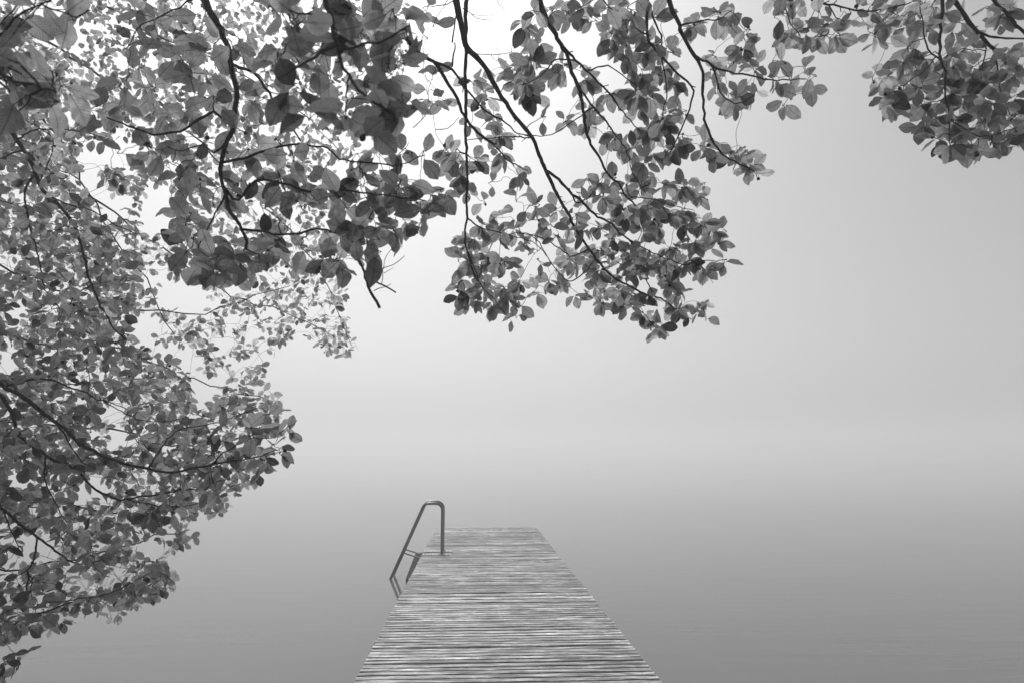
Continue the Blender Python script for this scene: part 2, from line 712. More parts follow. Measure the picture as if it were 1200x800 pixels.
# near sprays hanging close to the lens
N1 = bough_from(near, lead, pth('372,-40 385,10 396,50 408,90 428,118 452,130', 1.15, 1.02), .006, .0018,
                'close spray of big soft leaves at the top')
side(near, N1, pth('396,50 372,66 350,80 326,92', 1.1, 1.0), .003, .0014)
side(near, N1, pth('400,60 430,52 458,44 480,30', 1.1, 1.05), .003, .0014)
side(near, N1, pth('385,10 360,18 338,12', 1.1, 1.05), .003, .0014)
N2 = bough_from(near, lead, pth('-60,20 -30,55 -5,85 20,100 44,104 66,108', 1.25, 1.1), .006, .0018,
                'dark close spray at the top left corner')
side(near, N2, pth('-30,55 0,40 24,18 60,0', 1.2, 1.1), .003, .0014)
side(near, N2, pth('24,18 60,10 90,20 104,12', 1.1, 1.1), .0022, .0014)
# B: the middle bough
B = bough_from(near, lead, pth('428,-30 455,12 475,40 490,60 506,74 522,93 535,116 546,137 561,156 580,170', 2.0, 2.15), .0105, .004,
               'middle bough hanging above the end of the jetty')
side(near, B, pth('508,74 530,84 550,108 570,130 602,153 622,160', 2.0, 2.2), .005, .0018)
side(near, B, pth('561,156 585,176 600,192 618,200', 2.15, 2.3), .004, .0016)
B2 = bough_from(near, lead, pth('533,-6 540,38 548,56 561,70 576,91 590,115 601,132 618,156 632,180 640,200 650,222 662,246 675,268 690,291 705,312 725,328 750,341 770,347 790,362', 1.95, 2.9), .0105, .003,
                'long middle bough reaching lowest over the lake')
side(near, B2, pth('648,214 675,231 702,252 730,276 745,292 755,320 764,342', 2.35, 2.8), .0062, .0022)
side(near, B2, pth('738,283 765,296 800,310 830,306 852,304', 2.6, 2.7), .0036, .0016)
side(near, B2, pth('690,292 668,300 640,282 610,273 588,276', 2.65, 2.6), .003, .0014)
side(near, B2, pth('698,304 670,330 648,312 632,285 608,272', 2.65, 2.6), .003, .0014)
side(near, B2, pth('632,180 600,160 575,163 545,165', 2.25, 2.2), .003, .0013)
side(near, B2, pth('755,320 735,314 712,300', 2.7, 2.7), .0024, .0013)
side(near, B2, pth('750,341 742,355 757,370 768,384', 2.8, 2.85), .0024, .0013)
side(near, B2, pth('662,246 678,240 700,222 730,228 752,232 780,240 812,246', 2.45, 2.5), .003, .0014)
B3 = bough_from(near, lead, pth('546,-8 545,40 547,62 547,100 544,128 546,160 546,195 546,222 548,250 545,282 549,305 560,330', 2.1, 2.5), .0075, .003,
                'straight bough hanging down at the middle')
side(near, B3, pth('547,258 565,268 590,273 622,284 640,300', 2.45, 2.6), .003, .0013)
side(near, B3, pth('546,290 556,312 565,338 580,352 594,370', 2.45, 2.65), .003, .0013)
B4 = bough_from(near, lead, pth('630,-6 640,20 655,45 665,62 670,85 678,106 684,136 690,160 700,181 712,203 727,222 745,242', 1.9, 2.45), .009, .003,
                'dark bough descending right of the middle')
side(near, B4, pth('667,62 690,86 715,110 735,136 752,157', 1.98, 2.15), .005, .0016)
side(near, B4, pth('679,108 700,135 720,156 735,180 742,205 757,226', 2.1, 2.4), .004, .0016)
side(near, B4, pth('667,66 650,70 632,90 610,100', 1.98, 2.0), .003, .0013)
side(near, B4, pth('690,86 712,76 735,90 752,105', 2.0, 2.05), .003, .0013)
side(near, B4, pth('684,140 660,150 640,160 615,158', 2.1, 2.15), .0026, .0013)
B5 = bough_from(near, lead, pth('782,-6 795,35 808,58 820,76 823,102 824,126 831,156 846,181 866,193 884,201', 1.85, 2.1), .0072, .0022,
                'slim bough with the rightmost hanging tip over the lake')
side(near, B5, pth('815,67 840,80 870,87 902,97 925,95 945,93', 1.88, 1.85), .0042, .0015)
side(near, B5, pth('822,95 846,112 868,120 884,112', 1.9, 1.9), .003, .0014)
side(near, B5, pth('795,35 820,26 845,22 858,12', 1.85, 1.85), .003, .0014)
B6 = bough_from(near, lead, pth('758,-6 760,40 774,65 800,92 812,108 800,150 785,180', 1.95, 2.15), .0055, .002,
                'thin drooping branch behind the slim bough')
side(near, B6, pth('760,40 742,30 735,12', 1.95, 1.95), .0026, .0013)
side(near, B6, pth('776,-4 775,40 774,66 780,105 776,140', 1.95, 2.15), .0036, .0016)
# top filler twigs right of the middle
B7 = bough_from(near, lead, pth('690,-20 710,6 728,20 735,34', 1.95, 1.95), .0036, .0014, 'short spray at the top edge')
# C: the right spray
C1 = bough_from(near, lead, pth('1104,-6 1102,40 1101,70 1107,92 1112,130 1113,160', 1.9, 1.95), .0062, .002, 'hanging stem of the right spray')
side(near, C1, pth('1101,68 1088,58 1082,30 1078,8', 1.9, 1.9), .0032, .0014)
side(near, C1, pth('1102,74 1085,82 1066,95 1052,112', 1.9, 1.9), .003, .0013)
side(near, C1, pth('1112,132 1128,150 1148,160 1166,158 1190,150', 1.92, 1.95), .003, .0013)
C2 = bough_from(near, lead, pth('1112,-6 1130,15 1145,38 1165,60 1190,78 1225,92', 1.95, 2.05), .0082, .004, 'dark bough crossing the top right corner')
side(near, C2, pth('1147,38 1170,44 1202,45 1230,40', 1.97, 1.97), .0042, .002)
side(near, C2, pth('1167,70 1172,95 1178,120 1184,135', 1.98, 2.0), .003, .0013)
side(near, C2, pth('1147,40 1152,65 1150,85 1158,108', 1.95, 1.95), .003, .0013)
C3 = bough_from(near, lead, pth('1158,-6 1178,15 1200,40 1235,70', 1.9, 1.95), .006, .004, 'upper bough in the top right corner')
C0 = bough_from(near, lead, pth('935,-18 958,1 985,8 1010,12 1040,10 1068,3', 1.95, 1.95), .0042, .0018, 'thin branch along the top edge at the right')
side(near, C0, pth('968,4 980,20 990,26', 1.95, 1.95), .0022, .0013)
C4 = bough_from(near, lead, pth('912,-16 918,10 926,28 938,42', 1.95, 1.95), .003, .0014, 'small spray at the top edge')

# mid-distance boughs of the near tree entering at the left edge
lead2 = near.new_bough('side bough left of the picture')
near.add_path(lead2, [(-3.7, 1.42, 2.3), (-3.3, 1.9, 2.75), (-2.9, 2.4, 3.1), (-2.55, 2.8, 3.4), (-2.3, 3.1, 3.7)], .06, .02, step=.12, wob=.01, sides=9)
lead3 = near.new_bough('low side bough left of the picture')
near.add_path(lead3, [(-3.68, 1.36, 1.6), (-3.2, 1.95, 2.0), (-2.75, 2.45, 2.1), (-2.35, 2.75, 2.12)], .05, .02, step=.12, wob=.01, sides=9)
L1 = bough_from(near, lead2, pth('-20,118 0,140 15,158 30,180 42,203 56,228 75,250 88,266 97,296 105,328 117,355 130,380 147,398', 2.7, 2.9), .0105, .003, 'curved bough sloping down at the left')
side(near, L1, pth('20,160 50,153 100,155 128,163', 2.7, 2.6), .004, .0016)
side(near, L1, pth('36,198 29,226 35,262 45,300 50,330 62,354 82,372', 2.72, 2.7), .005, .0016)
side(near, L1, pth('56,225 78,240 112,249 140,265 162,276', 2.75, 2.7), .004, .0016)
side(near, L1, pth('105,328 92,345 80,360 60,362', 2.8, 2.8), .003, .0014)
side(near, L1, pth('56,200 62,170 50,152 30,140', 2.7, 2.7), .003, .0014)
L4 = bough_from(near, lead3, pth('-30,430 0,449 25,464 50,483 75,500 95,521 125,536 160,546 190,552 220,550 248,545 272,540', 2.7, 2.4), .0095, .003, 'low bough sweeping out to the right')
side(near, L4, pth('8,453 45,443 75,450 110,465 147,478', 2.7, 2.6), .005, .0016)
side(near, L4, pth('75,500 80,520 95,540 112,548', 2.65, 2.6), .0036, .0014)
side(near, L4, pth('180,518 205,506 240,498 270,490 300,478', 2.5, 2.4), .0028, .0014)
side(near, L4, pth('240,546 262,530 290,515 318,512 338,500 348,492', 2.4, 2.35), .003, .0012)
side(near, L4, pth('270,540 295,536 318,530 332,522', 2.4, 2.35), .0024, .0012)
side(near, L4, pth('110,492 160,490 190,494 215,490', 2.6, 2.5), .0036, .0014)
L5 = bough_from(near, lead3, pth('-20,440 0,462 14,486 20,506 40,525 75,543 90,551 105,566 125,581 155,584 190,578 245,568', 2.9, 2.75), .0085, .0025, 'lower curved bough beneath it')
side(near, L5, pth('54,536 53,560 64,590 78,612', 2.85, 2.9), .0036, .0015)
side(near, L5, pth('150,583 185,592 220,592 255,580', 2.8, 2.7), .0026, .0013)
L7 = bough_from(near, lead3, pth('-30,570 5,598 30,620 50,632 68,650 85,660 120,655', 2.7, 2.8), .0075, .002, 'low bough near the water')
side(near, L7, pth('-10,712 30,708 60,706 100,699 130,694 150,684 172,672 190,660', 2.9, 3.3), .005, .0016)
side(near, L7, pth('8,600 12,620 22,640', 2.75, 2.75), .0036, .0014)
L8 = bough_from(near, lead3, pth('-30,800 0,778 20,767 43,757', 3.3, 3.4), .003, .001, 'lowest small twig at the bottom left')

FACE = .8


def discs(tree, text, depth, L, only, face=FACE, mult=1.0, hi=True, behind=0, husk=.14, back=.07):
    for w in text.split():
        q = [float(z) for z in w.split(',')]
        x, y = q[0], q[1]
        r = q[2] if len(q) > 2 else 13
        d = depth(x, y) + back + rng.normal(0, .07)
        lp = L * FPX / d                      # leaf length in pixels
        n = int(max(1, min(8, round(mult * 3.0 * (r / (lp * .55)) ** 1.25 + rng.normal(0, .3)))))
        if r <= 8:
            n = min(n, 2)
        tree.clump(at(x, y, d), r * d / FPX * .5, L, n, face, hi, only, husk=husk)
        if behind and r >= behind:
            x2, y2, d2 = x + rng.normal(0, 5), y + rng.normal(0, 5) - 2, d + rng.uniform(.15, .45)
            tree.clump(at(x2, y2, d2), r * d / FPX * .5, L, max(1, n - 1), face * .7, hi, only, husk=husk)


B_ALL = [B, B2, B3, B4, B5, B6, B7]
TXT_B = '''495,10,10 507,33,8 502,45,8 495,83,8 507,90,8 503,120,10 513,125,8 525,118,9 523,182,12 532,190,9 528,200,10 522,172,9
555,100,14 570,110,10 560,125,10 577,140,16 585,165,14 590,185,12 562,190,14 550,150,9 600,80,10 612,100,14
620,15,14 620,35,16 650,10,11 680,12,12 672,22,10 700,25,10 705,8,12 735,10,11 745,15,15 735,35,14 620,70,18 635,60,12 610,90,16 625,110,18
650,85,16 665,75,9 690,95,18 720,50,14 735,55,12 717,68,8 737,72,9 720,40,9 772,20,16 760,65,18 770,48,10 790,60,10 775,90,14 755,90,14 790,100,18 765,115,14
640,137,8 690,130,9 660,145,10 690,147,16 700,130,9 720,110,14 740,110,18 757,130,18 790,130,18 805,130,9 780,150,20 760,160,18 720,165,13 735,177,16 760,187,16 790,180,16 800,165,12 830,172,11 832,190,9
815,30,14 845,15,16 856,30,16 880,35,9 870,60,12 880,70,10 860,75,9 885,85,10 832,82,13 845,100,13 856,125,16 870,115,12 882,105,9 860,177,10 868,188,12 882,195,12 888,210,8
700,220,15 722,208,9 735,220,11 752,215,16 760,208,9 785,218,14 805,220,16 818,230,13 827,214,8 650,247,9 677,252,9 707,235,13 730,247,16 740,257,16 757,247,16 775,242,16 795,255,18 807,265,16
825,267,11 840,272,11 852,272,8 842,287,9 812,287,16 790,292,16 770,270,14 755,267,14 715,282,11 685,267,11 665,270,9 655,275,9 660,287,9 697,292,9 712,302,14 732,295,11 735,307,13 755,297,14 760,310,16 777,310,14 790,315,11
807,310,14 825,320,11 838,318,8 847,310,9 665,305,11 687,312,11 675,315,9 697,320,13 715,312,9 732,320,11 747,322,11 780,325,11 787,335,11 650,317,8 642,332,9 657,335,11 677,347,9 690,347,8 707,355,10 710,340,11 730,342,14 745,347,14 730,357,11 762,350,11
750,370,11 765,380,13 778,382,10 795,345,11 800,365,13 787,365,13 812,375,8 822,360,10 827,376,8
612,210,13 605,237,8 607,265,9 615,250,9 632,257,9 615,287,11 630,295,8 630,305,8 605,335,13 625,343,8 607,362,8 605,373,8
540,207,14 550,225,9 572,215,8 570,240,8 575,252,8 587,250,8 590,262,8 562,267,9 575,275,11 587,275,11 540,292,9 537,307,8 540,317,9 552,282,14 552,305,14 575,300,16 565,315,13 587,312,13 542,330,9 535,342,8 540,350,9 550,360,9 562,350,13 580,362,13 587,340,13 595,372,8
545,352,9 570,330,13 598,355,9 640,345,8 633,240,9 645,262,9 690,230,9 715,262,10 700,265,9 690,205,8 675,225,8'''
discs(near, TXT_B, lambda x, y: 1.92 + y / 390 * .95, .063, B_ALL, mult=1.45, behind=10)

TXT_C = '''907,5,10 907,21,8 927,8,10 937,5,10 960,12,9 927,45,14 940,47,12 950,32,9 965,42,10 985,42,12 970,27,10 995,20,8 1005,5,9 1027,12,10 1017,35,8 1027,45,12 1040,20,13 1050,17,11 1055,32,8 1067,32,9 1082,5,14 1092,10,14 1085,30,10 1110,20,12 1120,27,10 1115,41,9
1062,58,12 1080,67,12 1120,60,13 1110,62,9 1140,52,10 1145,32,8 1060,77,13 1040,90,13 1033,102,10 1040,112,12 1050,125,15 1038,122,9 1055,105,12 1072,85,14 1080,105,18 1080,125,15 1090,87,14 1105,100,15 1120,112,18 1132,117,18 1150,122,17 1135,80,12 1117,82,12 1137,95,14 1160,95,15 1150,90,12 1165,67,12 1175,75,10 1172,22,14 1160,10,10 1187,15,14 1187,57,12 1195,87,12 1182,95,12 1195,110,9 1177,120,12
1085,137,10 1085,150,12 1092,162,10 1107,150,12 1100,140,10 1125,140,14 1137,152,10 1155,140,15 1165,152,12 1185,142,15 1192,155,14 1180,165,10 1112,175,12 1125,180,13 1120,167,14 1140,175,14 1145,182,8 1160,170,12 1167,177,8 1197,172,8 1215,60,14 1220,110,14 1215,140,14 1225,20,14 1210,160,12'''
discs(near, TXT_C, lambda x, y: 1.93, .058, [C1, C2, C3, C0, C4], mult=1.5, behind=10)
TXT_C2 = '905,72,10 922,75,11 945,85,12 957,90,9 947,107,12 925,107,10 905,110,10 917,125,12 900,90,9'
discs(near, TXT_C2, lambda x, y: 1.87, .062, [B5], mult=1)

TXT_A = '''210,212,14 225,227,12 217,250,14 217,265,13 225,250,12 212,285,13 217,297,13 227,282,14 237,305,17 250,310,18 262,315,18 275,316,16 257,300,14 277,300,14 277,227,16 262,282,13 250,242,10 287,210,14 235,215,14 252,325,10 268,328,9
310,210,14 325,200,14 305,240,12 337,237,15 355,225,10 362,207,17 380,212,14 395,232,14 367,237,10 407,245,15 405,227,12 425,220,14 440,225,15 437,235,14 460,230,16 455,207,16 470,210,14 480,227,12 507,230,15 520,222,10 521,237,11 490,240,12 503,253,15 495,263,12 487,270,10 470,255,13 450,245,10 432,257,15 425,272,15 405,265,12 465,272,15 465,284,10 445,282,13 430,287,14 447,295,10 417,302,10 407,297,13 390,305,17 375,300,13 398,312,11 352,290,12 332,290,14 312,294,16 305,282,14 305,308,11 325,282,12 380,272,12 355,247,12 340,262,11 320,262,11 295,300,12
150,55,17 185,55,14 162,82,12 182,110,16 147,105,16 140,127,13 120,125,13 105,130,13 117,145,10 155,145,12 172,170,14 190,175,13 137,180,11 180,22,16 160,15,16 210,22,13 215,72,17 225,92,16 245,100,17 250,112,17 232,42,15 240,62,15 242,12,13 267,45,13 275,115,15 287,62,16 205,137,15 225,132,15 210,165,16 217,185,15 232,180,13 245,162,13 267,185,13 292,175,16 287,155,12 300,120,14 310,145,13 325,165,14 345,190,14 320,105,12 420,180,12 440,178,13 455,172,14 480,180,13 497,176,12 410,200,12 385,190,13 430,205,14'''
discs(near, TXT_A, lambda x, y: 1.68 + (.12 if x < 250 else 0) - (.0004 * max(0, x - 300)), .064, [A], mult=1.05, behind=14, back=.13, hi=2)

TXT_N1 = '''325,67,22 350,37,25 317,84,18 357,110,22 350,75,18 380,62,18 387,20,22 370,15,22 405,140,24 450,125,28 425,95,25 387,95,22 360,127,18 460,87,18 462,50,22 440,50,22 480,20,20 462,10,18 420,37,22 437,20,22 475,72,14 480,125,16 470,110,16 465,145,16 430,160,16 455,77,18 332,10,18 315,7,18 362,142,13 405,60,20 410,15,20 480,55,14 487,40,12'''
discs(near, TXT_N1, lambda x, y: 1.12, .062, [N1], mult=1.0, behind=22, husk=.02, hi=2)
TXT_N2 = '7,25,25 25,5,20 15,40,14 60,2,16 87,25,20 102,12,17 12,110,17 10,70,17 40,107,17 50,125,17 70,120,18 85,97,17 45,75,16 65,85,17 25,67,17 25,87,17 10,135,13 -10,95,20'
discs(near, TXT_N2, lambda x, y: 1.12, .064, [N2], mult=.8, husk=.02, hi=2)

# bare dead twig caught under the near bough
dead = Tube()


def dt(s, r0, r1, d=1.72):
    p = smooth_path(pth(s, d, d), .02, .0012)
    dead.add(p, np.linspace(r0, r1, len(p)), 6)


dt('412,277 416,295 424,313 428,326 432,336 438,348 445,361', .0030, .0042)
dt('432,322 440,330 450,336 464,343', .0026, .0019)
dt('429,319 445,316 460,310 474,300', .0014, .0008)
dt('447,334 449,318 450,306 458,294 472,285', .0012, .0007)
dt('439,329 440,318 437,309 431,303', .0012, .0008)
dt('450,320 455,317 461,314', .0009, .0006)
dt('438,341 446,338 452,336 458,333', .0012, .0008)
dt('437,309 441,302 446,298', .0008, .0006)
o = link('dead_twig', mesh_from('dead_twig', dead.v, dead.f), M_DEAD, near.root)
o['label'] = 'bare leafless twig hanging under the leaves'

# other bare twigs among the middle boughs
for s, d, r in (('542,10 552,17 560,22 578,24', 2.0, .0016), ('552,17 566,19 580,17', 2.0, .001), ('545,62 560,64 585,64 600,61', 2.1, .0018),
                ('575,64 582,72 585,62 580,52', 2.1, .001), ('582,0 588,8 592,12', 2.0, .0012), ('484,150 494,140 503,128 508,122', 2.0, .0016),
                ('465,183 473,176 479,167', 1.9, .0014), ('494,140 496,132 497,126', 2.0, .0008), ('510,152 524,151 532,145 538,138', 2.1, .0015),
                ('530,50 533,30 536,0', 2.05, .003), ('530,78 533,50', 2.05, .0035)):
    p = smooth_path(pth(s, d, d), .02, .0012)
    near.bough[B]['tube'].add(p, np.linspace(r, r * .6, len(p)), 5)

# ------------------------------------------------------------------ fills (left mass)
HOLES = [(62, 22, 17), (85, 46, 14), (72, 36, 15), (112, 186, 18), (150, 183, 13), (192, 243, 19), (112, 215, 12), (130, 240, 16), (10, 305, 10),
         (140, 280, 8), (225, 355, 17), (170, 383, 17), (222, 322, 10), (185, 325, 10), (20, 370, 10), (5, 418, 12), (195, 410, 9), (220, 420, 11),
         (135, 485, 12), (140, 510, 9), (115, 571, 13), (40, 635, 12), (55, 646, 10), (8, 668, 16), (140, 672, 8), (100, 680, 8), (122, 630, 6),
         (195, 620, 8), (243, 452, 14), (90, 60, 8), (40, 8, 9), (200, 200, 12), (180, 262, 12), (262, 400, 9), (300, 388, 8), (30, 560, 7), (60, 700, 6),
         (430, 5, 6), (500, 60, 10), (200, 345, 10), (238, 470, 7), (180, 640, 8), (90, 660, 8), (5, 620, 8)]
FAR_POLY = [(-40, -40), (470, -40), (480, 60), (450, 150), (400, 190), (380, 270), (388, 300), (398, 335), (408, 360), (402, 385), (418, 405), (410, 420), (385, 412),
            (370, 400), (355, 380), (345, 368), (335, 390), (338, 402), (320, 412), (300, 416), (270, 418), (268, 425), (312, 432), (310, 450), (325, 470), (330, 486),
            (300, 500), (312, 545), (290, 565), (268, 585), (262, 603), (235, 600), (222, 612), (228, 632), (205, 642), (175, 640), (185, 655), (200, 668), (203, 695), (190, 706), (165, 703), (150, 715),
            (135, 722), (100, 720), (80, 735), (55, 740), (30, 740), (10, 750), (-40, 755)]
MID_POLY = [(-40, 130), (30, 130), (130, 165), (170, 270), (150, 330), (200, 400), (250, 440), (280, 470), (330, 480), (352, 498), (335, 530), (300, 560), (255, 580), (230, 600),
            (150, 640), (130, 660), (180, 650), (198, 680), (170, 700), (130, 712), (75, 715), (60, 738), (20, 745), (-40, 760)]


def inside(x, y, poly):
    c = False
    j = len(poly) - 1
    for i in range(len(poly)):
        xi, yi = poly[i]
        xj, yj = poly[j]
        if (yi > y) != (yj > y) and x < (xj - xi) * (y - yi) / (yj - yi) + xi:
            c = not c
        j = i
    return c


def free(x, y, grow=0.0):
    return all((x - a) ** 2 + (y - b) ** 2 > (c + grow) ** 2 for a, b, c in HOLES)


def fill(poly, n, spacing, grow):
    pts = []
    xs = [p[0] for p in poly]
    ys = [p[1] for p in poly]
    tries = 0
    while len(pts) < n and tries < n * 60:
        tries += 1
        x, y = rng.uniform(min(xs), max(xs)), rng.uniform(min(ys), max(ys))
        if not inside(x, y, poly) or not free(x, y, grow):
            continue
        if any((x - a) ** 2 + (y - b) ** 2 < spacing ** 2 for a, b in pts):
            continue
        pts.append((x, y))
    return pts


LM = [L1, L4, L5, L7, L8, lead2, lead3]
mid = fill(MID_POLY, 560, 8.5, 7)
mid += [(320, 500), (332, 492), (312, 512), (340, 500), (300, 520), (322, 520), (328, 532), (290, 530), (310, 540), (280, 545), (305, 500), (292, 510), (265, 540), (250, 552),
        (190, 672), (196, 690), (182, 690), (170, 684), (160, 700), (150, 690)]
mid.sort(key=lambda p: p[0])
for (x, y) in mid:
    d = rng.uniform(2.6, 3.9) if x < 240 else rng.uniform(2.36, 2.75)
    near.clump(at(x, y, d), 10 * d / FPX, .055, int(rng.integers(3, 6)) if x < 250 else int(rng.integers(2, 4)), .6, True, LM)
for (x, y, n) in ((8, 778, 4), (0, 790, 5), (18, 782, 3), (24, 772, 2), (34, 763, 1), (40, 760, 1), (28, 764, 1), (12, 766, 1), (5, 795, 4)):
    near.clump(at(x, y, 3.3), .012, .052, n, .5, True, [L8])

# ------------------------------------------------------------------ farther tree
far = Tree('waterside_tree', (-5.9, 5.3, 0.45),
           'farther leafy tree whose fine foliage, coloured lighter as if backlit, fills the left side over the water')
far.trunk([(-5.9, 5.3, 0.4), (-5.8, 5.35, 1.6), (-5.95, 5.45, 3.2), (-5.85, 5.4, 5.2), (-5.9, 5.5, 7.4), (-5.8, 5.45, 8.6)],
          [.24, .2, .18, .14, .08, .03])
TR = np.array(far.trunk_pts)


def far_bough(z, s, d0, d1, r0, r1):
    b = far.new_bough()
    path = pth(s, d0, d1)
    i = int(np.argmin(abs(TR[:, 2] - z)))
    A_ = TR[i]
    mid_ = (A_ + path[0]) / 2 + np.array((0, 0, .15))
    far.add_path(b, [A_, mid_] + path, r0, r1, step=.1, wob=.012)
    return b


FB = [far_bough(5.4, '-40,-10 40,40 120,90 200,140 270,200 330,260 380,330 412,405', 5.0, 5.9, .017, .003),
      far_bough(4.6, '-40,150 40,190 120,240 200,300 270,345 330,362 392,395', 4.9, 5.8, .017, .003),
      far_bough(5.9, '-30,-80 80,-20 180,40 270,80 350,130 400,180', 4.8, 5.2, .018, .003),
      far_bough(3.6, '-40,290 40,330 120,360 190,365 240,366 300,345 340,335', 4.8, 5.4, .017, .003),
      far_bough(3.3, '-40,380 60,400 140,410 210,440 280,460 318,470', 4.6, 5.0, .017, .003),
      far_bough(2.8, '-40,480 50,500 130,505 200,520 260,530 300,548', 4.5, 4.9, .017, .003),
      far_bough(2.2, '-40,570 40,580 110,600 170,600 225,595 260,585', 4.3, 4.7, .017, .003),
      far_bough(1.9, '-40,660 30,665 90,650 140,640 185,628 222,620', 4.1, 4.5, .017, .003),
      far_bough(1.5, '-40,735 30,722 80,706 130,698 165,690 195,672', 3.7, 4.1, .017, .003),
      far_bough(5.0, '-40,60 20,110 80,180 120,260 170,330 205,392', 4.4, 5.0, .017, .003),
      far_bough(6.6, '-40,-160 100,-110 240,-60 360,-20 450,30', 4.6, 4.9, .017, .003)]
fp = fill(FAR_POLY, 2200, 5.5, 4.5)
# sprigs along the outline of the far foliage
fp += [(418, 405), (408, 412), (398, 405), (388, 408), (375, 398), (400, 395), (405, 372), (396, 360), (404, 350), (330, 402), (338, 396), (316, 408), (300, 410), (285, 414),
       (308, 432), (296, 440), (328, 465), (318, 475), (330, 482), (222, 632), (208, 636), (262, 598), (255, 590), (205, 640)]
fp.sort(key=lambda p: p[0])
for (x, y) in fp:
    edge = x / 420
    base_d = 4.4 + edge * 1.2 if y < 450 else 4.0 + edge * 1.0
    d = base_d + rng.uniform(-.6, .8)
    far.clump(at(x, y, d), 7 * d / FPX, .061, int(rng.integers(3, 7)), .6, False)

# the same foliage carried on beyond the left and top edges of the picture
for (x, y) in fill([(-520, -120), (-35, -120), (-35, 740), (-200, 720), (-400, 640), (-520, 500)], 620, 12, 0):
    d = rng.uniform(3.9, 5.6)
    far.clump(at(x, y, d), 9 * d / FPX, .062, int(rng.integers(3, 7)), .5, False)
for (x, y) in fill([(-500, -420), (480, -420), (480, -50), (-500, -50)], 420, 14, 0):
    d = rng.uniform(4.0, 5.4)
    far.clump(at(x, y, d), 9 * d / FPX, .062, int(rng.integers(3, 6)), .4, False)
for (x, y) in fill([(-260, 150), (-45, 120), (-45, 740), (-160, 700), (-260, 500)], 110, 16, 0):
    d = rng.uniform(2.6, 3.4)
    near.clump(at(x, y, d), 10 * d / FPX, .06, int(rng.integers(3, 6)), .5, False, LM)

# crown outside the picture (over and beside the camera) so that the trees are whole
def out_of_frame(p, m=70):
    q = proj(p)
    return q is None or not (-m < q[0] < 1200 + m and -m < q[1] < 800 + m)


for tree, cx, cy, cz, rx, ry, rz, n in ((near, -3.4, 1.2, 5.4, 2.8, 2.8, 2.6, 150), (near, -.4, 1.6, 4.7, 3.2, 1.6, 1.0, 80), (far, -6.0, 5.3, 5.6, 2.6, 2.8, 2.8, 170)):
    if tree is near and n == 150:
        up = near.new_bough()
        near.add_path(up, [(-3.7, 1.4, 4.2), (-3.0, 1.1, 5.2), (-2.4, .9, 6.2)], .06, .02, step=.15)
        up2 = near.new_bough()
        near.add_path(up2, [(-3.7, 1.4, 3.6), (-4.6, .8, 4.8), (-5.2, .5, 5.8)], .06, .02, step=.15)
        up3 = near.new_bough()
        near.add_path(up3, [(-3.66, 1.42, 5.4), (-3.8, 2.0, 6.4), (-3.9, 2.4, 7.2)], .05, .02, step=.15)
        UP = [up, up2, up3, lead]
    if tree is far:
        u4 = far.new_bough()
        far.add_path(u4, [(-5.85, 5.4, 5.0), (-6.6, 5.0, 6.0), (-7.2, 4.8, 6.8)], .05, .02, step=.15)
        u5 = far.new_bough()
        far.add_path(u5, [(-5.9, 5.45, 4.0), (-6.4, 6.2, 5.2), (-6.8, 6.8, 6.2)], .05, .02, step=.15)
    k = 0
    while k < n:
        v = rng.normal(0, 1, 3)
        v = v / np.linalg.norm(v) * rng.uniform(.4, 1) ** .4
        p = np.array((cx, cy, cz)) + v * np.array((rx, ry, rz))
        k += 1
        if not out_of_frame(p) or p[2] < 2.2:
            continue
        for j in range(3):
            q = p + rng.normal(0, .14, 3)
            if out_of_frame(q):
                tree.clump(q, .06, .07, 5, .1, False, UP if tree is near else None)

near.finish(M_LEAF)
far.finish(M_BACKLIGHT_LEAF)

# ------------------------------------------------------------------ jetty
XL = (on_level(511.7, 617.3, DECK).x + on_level(414.3, 800, DECK).x) / 2
XR = (on_level(628.3, 617.3, DECK).x + on_level(776.7, 800, DECK).x) / 2
YE = on_level(570, 617.3, DECK).y
Y0 = -1.6
dock = empty('wooden_jetty', (0, 0, 0), 'weathered plank jetty running straight out over the foggy lake', 'jetty')


